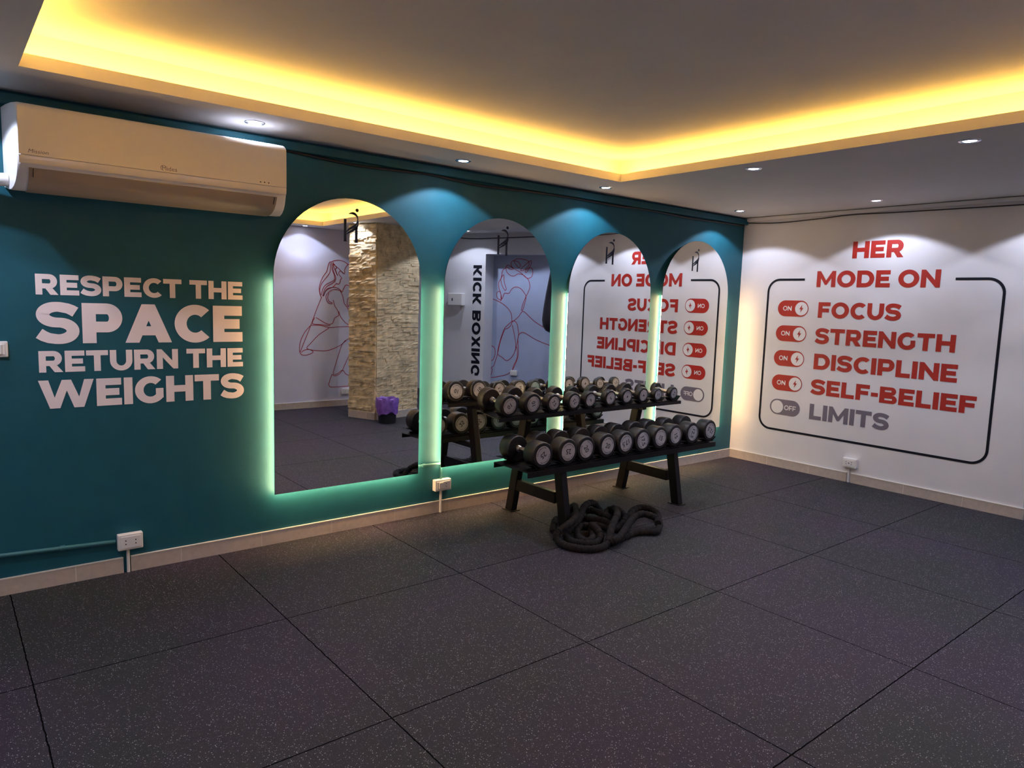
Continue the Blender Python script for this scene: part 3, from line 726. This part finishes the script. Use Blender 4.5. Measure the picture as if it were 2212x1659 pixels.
b = MB()
for p in font_polys('Mission', 0): b.poly([(-5.964 + (x + y * .22) * .026, yA, 2.116 + y * .024) for x, y in p])
b.build('lettering', GREY, t)
b = MB()
for p in font_polys('Midea', 0): b.poly([(-5.420 + x * .030, yA, 2.1145 + y * .030) for x, y in p])
ribbon(b, arc(-5.447, 2.126, .013, .012, 40, 270, 12), .0022, lambda u, v: (u, yA, v), 0)
b.build('maker_mark', GREY, t)
for k in range(3):
    b = MB(); b.lathe((-4.968 + .022 * k, -.2935, 2.120), (0, -1, 0), [(.0035, 0), (.003, .001)], 12); b.build('indicator', DARK, t)

# ------------------------------------------------------------------ cables, trunking, pipes, sockets
b = MB(); b.box(-7.7, -.002, -.045, 0, 2.362, 2.412); o = b.build('cable_trunking', TEAL, org=(-3.8, 0, 2.362), bevel=.004)
tag(o, 'teal painted cable trunking along the top of the mirror wall', 'trunking')
b = MB()
pts = [(-4.75, 2.366), (-4.66, 2.360), (-4.31, 2.342), (-3.91, 2.352), (-3.73, 2.360), (-3.47, 2.345), (-3.27, 2.338), (-2.83, 2.352), (-2.35, 2.356), (-1.9, 2.349), (-1.51, 2.357), (-.9, 2.345), (-.42, 2.350), (-.03, 2.355)]
b.tube(smooth_path([(x, -.012, z) for x, z in pts], 5), .0085, 8); o = b.build('cable', CABLE, org=(-2.4, 0, 2.35), smooth=True)
tag(o, 'dark cable sagging below the teal trunking above the mirrors', 'cable')
b = MB(); b.box(-.034, 0, -2.58, -.046, 2.392, 2.424); o = b.build('cable_trunking', WHITE, org=(0, -1.3, 2.392), bevel=.004)
tag(o, 'white cable trunking along the top of the lettered white wall', 'trunking')
b = MB(); b.tube(smooth_path([(-.010, y, z) for y, z in [(-.05, 2.380), (-.25, 2.366), (-.46, 2.361), (-.8, 2.372), (-1.08, 2.385), (-1.43, 2.378), (-1.9, 2.371), (-2.37, 2.365), (-2.57, 2.362)]], 6), .0045, 8)
o = b.build('cable', CABLE, org=(0, -1.3, 2.37), smooth=True); tag(o, 'thin dark cable running across the top of the lettered white wall', 'cable')
b = MB(); b.tube(smooth_path([tuple(putK(u, v, .012)) for u, v in [(-1.5, 2.552), (-.5, 2.548), (.1, 2.545), (.8, 2.532), (1.3, 2.525), (1.6, 2.54), (1.85, 2.568), (1.95, 2.59)]], 6), .008, 8)
o = b.build('cable', CABLE, org=tuple(putK(.5, 2.53)), smooth=True); tag(o, 'dark cable sagging above the blue niche', 'cable')

def pipe(path, r, label, clips=(), mt=None):
    t = thing('conduit_pipe', label, 'pipe', tuple(path[0]))
    b = MB(); b.tube(path, r, 14); b.build('tube', mt or TEALPIPE, t, smooth=True)
    for c in clips:
        b = MB(); b.tube([c - Vector((.011, 0, 0)), c + Vector((.011, 0, 0))], r + .0035, 14); b.build('clip', TEALPIPE, t, smooth=True)
pipe([Vector((-7.7, -.014, .224)), Vector((-6.6, -.014, .214)), Vector((-6.17, -.014, .207)), Vector((-5.665, -.014, .182))], .0115, 'teal painted conduit running to the socket left of the mirrors', [Vector((-5.905, -.014, .194)), Vector((-6.6, -.014, .214))])
pipe([Vector((-3.86, -.012, .364)), Vector((-3.60, -.012, .360))], .0085, 'short pale conduit crossing the gap between the two left mirrors', [Vector((-3.735, -.012, .362))])
pipe([Vector((-3.590, -.012, .350)), Vector((-3.590, -.012, .246))], .009, 'teal conduit dropping from the second mirror to its socket')
pipe([Vector((-3.588, -.013, .166)), Vector((-3.588, -.013, .0))], .009, 'conduit from the socket by the second mirror down to the floor', mt=PLAST)
pipe([Vector((-5.605, -.010, .125)), Vector((-5.605, -.010, .0))], .008, 'conduit from the left socket down to the floor', mt=PLAST)
pipe([Vector((-.010, -1.252, .142)), Vector((-.010, -1.252, .0))], .008, 'white wall conduit from the socket down to the floor', mt=PLAST)

def socket(c, uax, nax, w, h, d, label, kind='two'):
    """c: centre on the wall, uax: to the viewer's right, nax: into the room"""
    c, U_, N_ = Vector(c), Vector(uax), Vector(nax); Z_ = Vector((0, 0, 1))
    t = thing('wall_socket' if kind != 'switch' else 'light_switch', label, 'socket' if kind != 'switch' else 'switch', tuple(c))
    def bx(u0, u1, v0, v1, d0, d1):
        m_ = MB(); q = [c + U_ * a + N_ * e for a, e in ((u0, d0), (u1, d0), (u1, d1), (u0, d1))]
        m_.hexa([p + Z_ * v0 for p in q], [p + Z_ * v1 for p in q]); return m_
    bx(-w / 2, w / 2, -h / 2, h / 2, 0, d).build('box', PLAST, t, bevel=.005)
    pl = bx(-w / 2 + .012, w / 2 - .012, -h / 2 + .012, h / 2 - .012, d, d + .004).build('cover_plate', PLAST, t, bevel=.002)
    holes = {'two': (-.024, .024), 'one': (.022,), 'three': (-.024, .024), 'switch': ()}[kind]
    for hx in holes:
        for vv in (-.0095, .0095):
            m_ = MB(); m_.lathe(c + U_ * hx + Z_ * vv + N_ * (d + .0035), N_, [(.0035, 0), (.0035, .0012)], 12); m_.build('pin_hole', DARK, pl)
    if kind == 'one': bx(-.04, -.004, -.022, .022, d + .004, d + .008).build('rocker', PLAST, t, bevel=.002)
    if kind == 'switch': bx(-.018, .018, -.024, .024, d + .004, d + .009).build('rocker', PLAST, t, bevel=.002)
    if kind == 'three':
        m_ = MB(); m_.lathe(c + N_ * (d + .0035), N_, [(.005, 0), (.005, .0012)], 12); m_.build('earth_hole', DARK, pl)
socket((-5.595, 0, .175), (1, 0, 0), (0, -1, 0), .122, .088, .036, 'white double socket at the end of the teal conduit', 'two')
socket((-3.585, 0, .206), (1, 0, 0), (0, -1, 0), .135, .082, .042, 'cream socket with a rocker below the gap between the left mirrors', 'one')
socket((0, -1.262, .183), (0, -1, 0), (-1, 0, 0), .122, .085, .045, 'white socket on the white wall below the black outline', 'three')
socket((-6.135, 0, 1.222), (1, 0, 0), (0, -1, 0), .086, .076, .02, 'white light switch at the left edge of the teal wall', 'switch')
socket((-1.90, -5.1, .205), (-1, 0, 0), (0, 1, 0), .12, .085, .04, 'white socket below the squatting figure, beside the stone column', 'two')
socket(tuple(putK(.675, .365, -.28)), tuple(KU), tuple(KN), .12, .085, .04, 'white socket below the boxing figure in the blue niche', 'two')

# paper towel dispenser
t = thing('paper_towel_dispenser', 'white paper towel dispenser on the wall left of the vertical lettering', 'dispenser', tuple(putK(1.62, 1.44)))
b = MB(); kbox(b, 1.48, 1.755, .0, .11, 1.44, 1.642); b.build('housing', PLAST, t, bevel=.012)
b = MB(); kbox(b, 1.655, 1.675, .109, .112, 1.515, 1.56); b.build('lock_slot', DARK, t)
b = MB(); kbox(b, 1.55, 1.67, .04, .05, 1.375, 1.442); b.build('paper_sheet', PALE, t)

# punching bag
bx_, by_ = .532, -3.438
t = thing('punching_bag', 'black teardrop punching bag hanging in front of the blue niche', 'punching bag', (bx_, by_, 1.10))
b = MB(); b.lathe((bx_, by_, 0), (0, 0, 1), [(.0001, 1.10), (.07, 1.105), (.13, 1.135), (.172, 1.20), (.185, 1.29), (.172, 1.45), (.145, 1.65), (.112, 1.85), (.09, 1.99), (.06, 2.02), (.0001, 2.025)], 36)
b.build('bag', LEATHER, t, smooth=True)
for k in range(3):
    a = 2 * PI * k / 3
    b = MB(); b.tube([(bx_ + .06 * math.cos(a), by_ + .06 * math.sin(a), 2.015), (bx_, by_, 2.30)], .005, 8); b.build('strap', LEATHER, t)
b = MB(); b.tube([(bx_, by_, 2.30), (bx_, by_, ZT)], .007, 8); b.build('chain', STEEL, t)

# waste bin with liner
wx, wy = -2.075, -3.585
t = thing('waste_bin', 'black waste bin with a purple liner at the foot of the stone column', 'bin', (wx, wy, 0))
b = MB(); b.lathe((wx, wy, 0), (0, 0, 1), [(.105, 0), (.108, .004), (.119, .27), (.122, .275), (.115, .27), (.104, .012), (.0001, .012)], 32); b.build('basket', BINBLACK, t, smooth=True)
rb = random.Random(4)
ph = [rb.uniform(0, 6.28) for _ in range(8)]
def wob(k, a, r, h):
    f = .005 * math.sin(5 * a + ph[k % 8]) + .004 * math.sin(11 * a + ph[(k + 3) % 8] + k)
    return r + f, h + (.016 * math.sin(3 * a + ph[2]) + .012 * math.sin(7 * a + ph[5]) if k < 2 else .006 * math.sin(6 * a + k))
b = MB(); b.lathe((wx, wy, 0), (0, 0, 1), [(.128, .12), (.131, .15), (.136, .20), (.138, .25), (.136, .29), (.128, .305), (.112, .29), (.106, .24), (.103, .15)], 64, wob)
b.build('liner', PURPLE, t, smooth=True)

# ------------------------------------------------------------------ dumbbell rack
t = thing('dumbbell_rack', 'black steel two-tier dumbbell rack in front of the mirrors', 'rack', (-2.52, -.53, 0))
def skew(mb, x, wx_, y0, y1, wy_, z0, z1):
    q = lambda y, z: [(x - wx_ / 2, y - wy_ / 2, z), (x + wx_ / 2, y - wy_ / 2, z), (x + wx_ / 2, y + wy_ / 2, z), (x - wx_ / 2, y + wy_ / 2, z)]
    mb.hexa(q(y0, z0), q(y1, z1))
for fx in (-3.118, -1.925):
    for y0, y1, z1 in ((-.243, -.385, .725), (-.828, -.752, .415)):
        b = MB(); skew(b, fx, .052, y0, y1, .074, .006, z1); o = b.build('leg', RACK, t, bevel=.004)
        b = MB(); b.box(fx - .042, fx + .042, y0 - .056, y0 + .056, 0, .006); b.build('foot_plate', RACK, o, bevel=.001)
    b = MB()
    q = lambda y, z0, z1: (y, z0, z1)
    b.hexa([(fx - .02, -.730, .166), (fx + .02, -.730, .166), (fx + .02, -.310, .166), (fx - .02, -.310, .166)], [(fx - .02, -.725, .245), (fx + .02, -.725, .245), (fx + .02, -.318, .245), (fx - .02, -.318, .245)])
    b.build('crossbar', RACK, t, bevel=.003)
    b = MB(); b.box(fx - .02, fx + .02, -.79, -.30, .375, .409); b.build('bracket', RACK, t, bevel=.003)
    b = MB(); b.box(fx - .02, fx + .02, -.46, -.24, .690, .726); b.build('bracket', RACK, t, bevel=.003)
LOWX = [-3.357, -3.135, -2.962, -2.753, -2.561, -2.377, -2.175, -1.995, -1.781, -1.553]
UPX = [-3.373, -3.163, -2.958, -2.757, -2.580, -2.362, -2.167, -1.975, -1.785, -1.582]
def saddle(xs, x0, x1, y0, y1, zb, zt, hw, name):
    """folded plate: flat between the seats, a trough under each head"""
    p = [(x0, zt)]
    for x in xs:
        for dx, z in ((-hw, zt), (-hw * .45, zb), (hw * .45, zb), (hw, zt)):
            xx = min(max(x + dx, p[-1][0] + .002), x1 + .06)
            p.append((xx, z))
    if p[-1][0] < x1 - .002: p.append((x1, zt))
    th = .003
    b = MB()
    for (xa, za), (xb, zb_) in zip(p, p[1:]):
        b.hexa([(xa, y0, za - th), (xb, y0, zb_ - th), (xb, y1, zb_ - th), (xa, y1, za - th)], [(xa, y0, za), (xb, y0, zb_), (xb, y1, zb_), (xa, y1, za)])
    b.build(name, RACK, t)
def rail(x0, x1, yf, z0, z1, d=.05):
    """angle iron: upright front flange and a flat top"""
    s = -1 if d > 0 else 1
    b = MB(); b.box(x0, x1, min(yf, yf + math.copysign(.006, d)), max(yf, yf + math.copysign(.006, d)), z0, z1)
    b.box(x0, x1, min(yf + math.copysign(.006, d), yf + d), max(yf + math.copysign(.006, d), yf + d), z1 - .006, z1)
    b.build('rail', RACK, t, bevel=.001)
ZL, ZU = .462, .752
TILT = math.radians(5.5); TD = .010
rail(-3.475, -1.475, -.838, .410, .448, .10)
rail(-3.475, -1.475, -.480, .410, .448, -.10)
rail(-3.445, -1.500, -.490, .716, .742, .08)
rail(-3.445, -1.500, -.225, .735, .761, -.08)
b = MB(); b.box(-3.47, -1.48, -.742, -.575, .440, .446); b.build('shelf_plate', RACK, t)
b = MB(); b.hexa([(-3.44, -.412, .735), (-1.505, -.412, .735), (-1.505, -.303, .752), (-3.44, -.303, .752)], [(-3.44, -.412, .740), (-1.505, -.412, .740), (-1.505, -.303, .757), (-3.44, -.303, .757)]); b.build('shelf_plate', RACK, t)
saddle(LOWX, -3.468, -1.480, -.836, -.748, ZL, ZL + .030, .078, 'saddle')
saddle(LOWX, -3.468, -1.480, -.582, -.494, ZL, ZL + .030, .078, 'saddle')
saddle(UPX, -3.440, -1.500, -.488, -.428, ZU, ZU + .032, .072, 'saddle')
saddle(UPX, -3.440, -1.500, -.292, -.232, ZU + .0195, ZU + .0515, .072, 'saddle')
for z0, z1, ys in ((.446, ZL, (-.80, -.53)), (.740, ZU, (-.46,)), (.759, ZU + .0195, (-.26,))):
    for y in ys:
        b = MB(); b.box(-3.42, -1.53, y - .012, y + .012, z0, z1 - .003); b.build('saddle_bar', RACK, t)

# ------------------------------------------------------------------ dumbbells
_mesh = {}
def cap_mesh(num, rc):
    key = ('cap', num)
    if key in _mesh: return _mesh[key]
    b = MB(); b.cur = 0
    b.lathe((0, 0, 0), (0, -1, 0), [(rc, 0), (rc, .0012), (rc - .0012, .002), (.0001, .002)], 40)
    b.cur = 1
    put = lambda u, v: (u, -.0026, v)
    s = rc * .80
    for p in font_polys(num): b.poly([put(x * s, (y - .35) * s) for x, y in p])
    word = 'TECHNOGYM'
    for half in (0, 1):
        for i, c in enumerate(word):
            w, P = glyph(c, .27)
            a = (PI / 2 - (i - 4) * .235) if half == 0 else (-PI / 2 - (i - 4) * .235)
            sc = rc * .14
            for p in P:
                pts = []
                for x, y in p:
                    xx, yy = (x - w / 2) * sc, rc * .76 + y * sc
                    ca, sa = math.cos(a - PI / 2), math.sin(a - PI / 2)
                    pts.append(put(xx * ca - yy * sa, xx * sa + yy * ca))
                b.poly(pts)
    o = b.build('cap', [CAPGREY, CAPINK]); me = o.data
    bpy.data.objects.remove(o, do_unlink=True)
    _mesh[key] = me
    return me
SPEC = {'25': (.0865, .104, .150), '20': (.0865, .100, .150), '17.5': (.0860, .098, .150), '15': (.0860, .096, .150), '12.5': (.0850, .094, .150),
        '10': (.0770, .075, .130), '7.5': (.0670, .065, .130), '5': (.0640, .055, .130), '4': (.0635, .050, .130), '2.5': (.0545, .045, .130)}
def head_mesh(num):
    key = ('head', num)
    if key in _mesh: return _mesh[key]
    R, Lh, g = SPEC[num]
    rc = R * .70
    b = MB()   # outer face at y = 0, inner face at y = Lh
    b.lathe((0, 0, 0), (0, 1, 0), [(.0001, .002), (rc + .001, .002), (rc + .002, .0), (R - .014, .0), (R - .006, .0015), (R - .0015, .006), (R, .012), (R, Lh - .010), (R - .0015, Lh - .004), (R - .005, Lh - .0006), (R - .010, Lh), (.024, Lh), (.0001, Lh)], 48)
    o = b.build('head', RUBBER, smooth=True); me = o.data
    bpy.data.objects.remove(o, do_unlink=True); _mesh[key] = me
    return me
def handle_mesh(num):
    key = ('handle', num)
    if key in _mesh: return _mesh[key]
    g = SPEC[num][2]; h = g / 2
    b = MB(); rr = .0150 if float(num) < 12 else .0165
    b.lathe((0, 0, 0), (0, 1, 0), [(rr + .006, -h - .002), (rr + .006, -h + .010), (rr + .003, -h + .013), (rr + .003, -h + .020), (rr, -h + .023), (rr + .001, 0), (rr, h - .023), (rr + .003, h - .020), (rr + .003, h - .013), (rr + .006, h - .010), (rr + .006, h + .002)], 28)
    o = b.build('handle', STEEL, smooth=True); me = o.data
    bpy.data.objects.remove(o, do_unlink=True); _mesh[key] = me
    return me
def dumbbell(num, x, yc, zb, ang, ang2, label, group, tilt=0.0):
    R, Lh, g = SPEC[num]
    t = thing('dumbbell', label, 'dumbbell', (x, yc, zb), group)
    t.rotation_euler = (tilt, 0, 0)
    def add(name, me, parent, loc, rot):
        o = bpy.data.objects.new(name, me); COL.objects.link(o); o.parent = parent; o.location = loc; o.rotation_euler = rot; return o
    add('handle', handle_mesh(num), t, (0, 0, R), (0, 0, 0))
    for s, a in ((-1, ang), (1, ang2)):
        hd = add('head', head_mesh(num), t, (0, s * (g / 2 + Lh), R), (0, 0, 0 if s < 0 else PI))
        cp = add('cap', cap_mesh(num, R * .70), hd, (0, .0005, 0), (0, math.radians(-a), 0))
ORD = ['leftmost', 'second from the left', 'third from the left', 'fourth from the left', 'fifth from the left', 'sixth from the left', 'seventh from the left', 'eighth from the left', 'second from the right', 'rightmost']
LOWN = ['25', '25', '20', '20', '17.5', '17.5', '15', '15', '12.5', '12.5']
LOWA = [215, 178, -62, -18, 202, -72, -24, -70, -112, 145]
UPN = ['10', '10', '7.5', '7.5', '5', '5', '4', '4', '2.5', '2.5']
UPA = [217, 104, -48, 128, 40, -140, 160, -100, 172, 60]
ra = random.Random(9)
for k in range(10):
    dumbbell(LOWN[k], LOWX[k], -.665, ZL, LOWA[k], ra.uniform(0, 360), 'rubber dumbbell marked %s, %s on the lower rack tier' % (LOWN[k], ORD[k]), 'dumbbells on the lower tier')
for k in range(10):
    dumbbell(UPN[k], UPX[k], -.360, ZU + TD, UPA[k], ra.uniform(0, 360), 'rubber dumbbell marked %s, %s on the upper rack tier' % (UPN[k], ORD[k]), 'dumbbells on the upper tier', TILT)

# ------------------------------------------------------------------ battle rope
pts = smooth_path([tuple(p) for p in DATA['RP']], 14)
rr_ = random.Random(2)
rad = []
for i in range(len(pts)):
    f = math.sin(i * .9) * .5 + rr_.uniform(-1, .9) - (1.6 if rr_.random() < .16 else 0)
    rad.append(.0232 + .0016 * f)
for i in range(4): rad[i] *= .75
b = MB(); b.tube(pts, rad, 14)
o = b.build('battle_rope', ROPE, org=(-2.8, -.9, 0), smooth=True)
for p in o.data.polygons: p.use_smooth = True
tag(o, 'thick black battle rope heaped on the floor under the rack', 'rope')
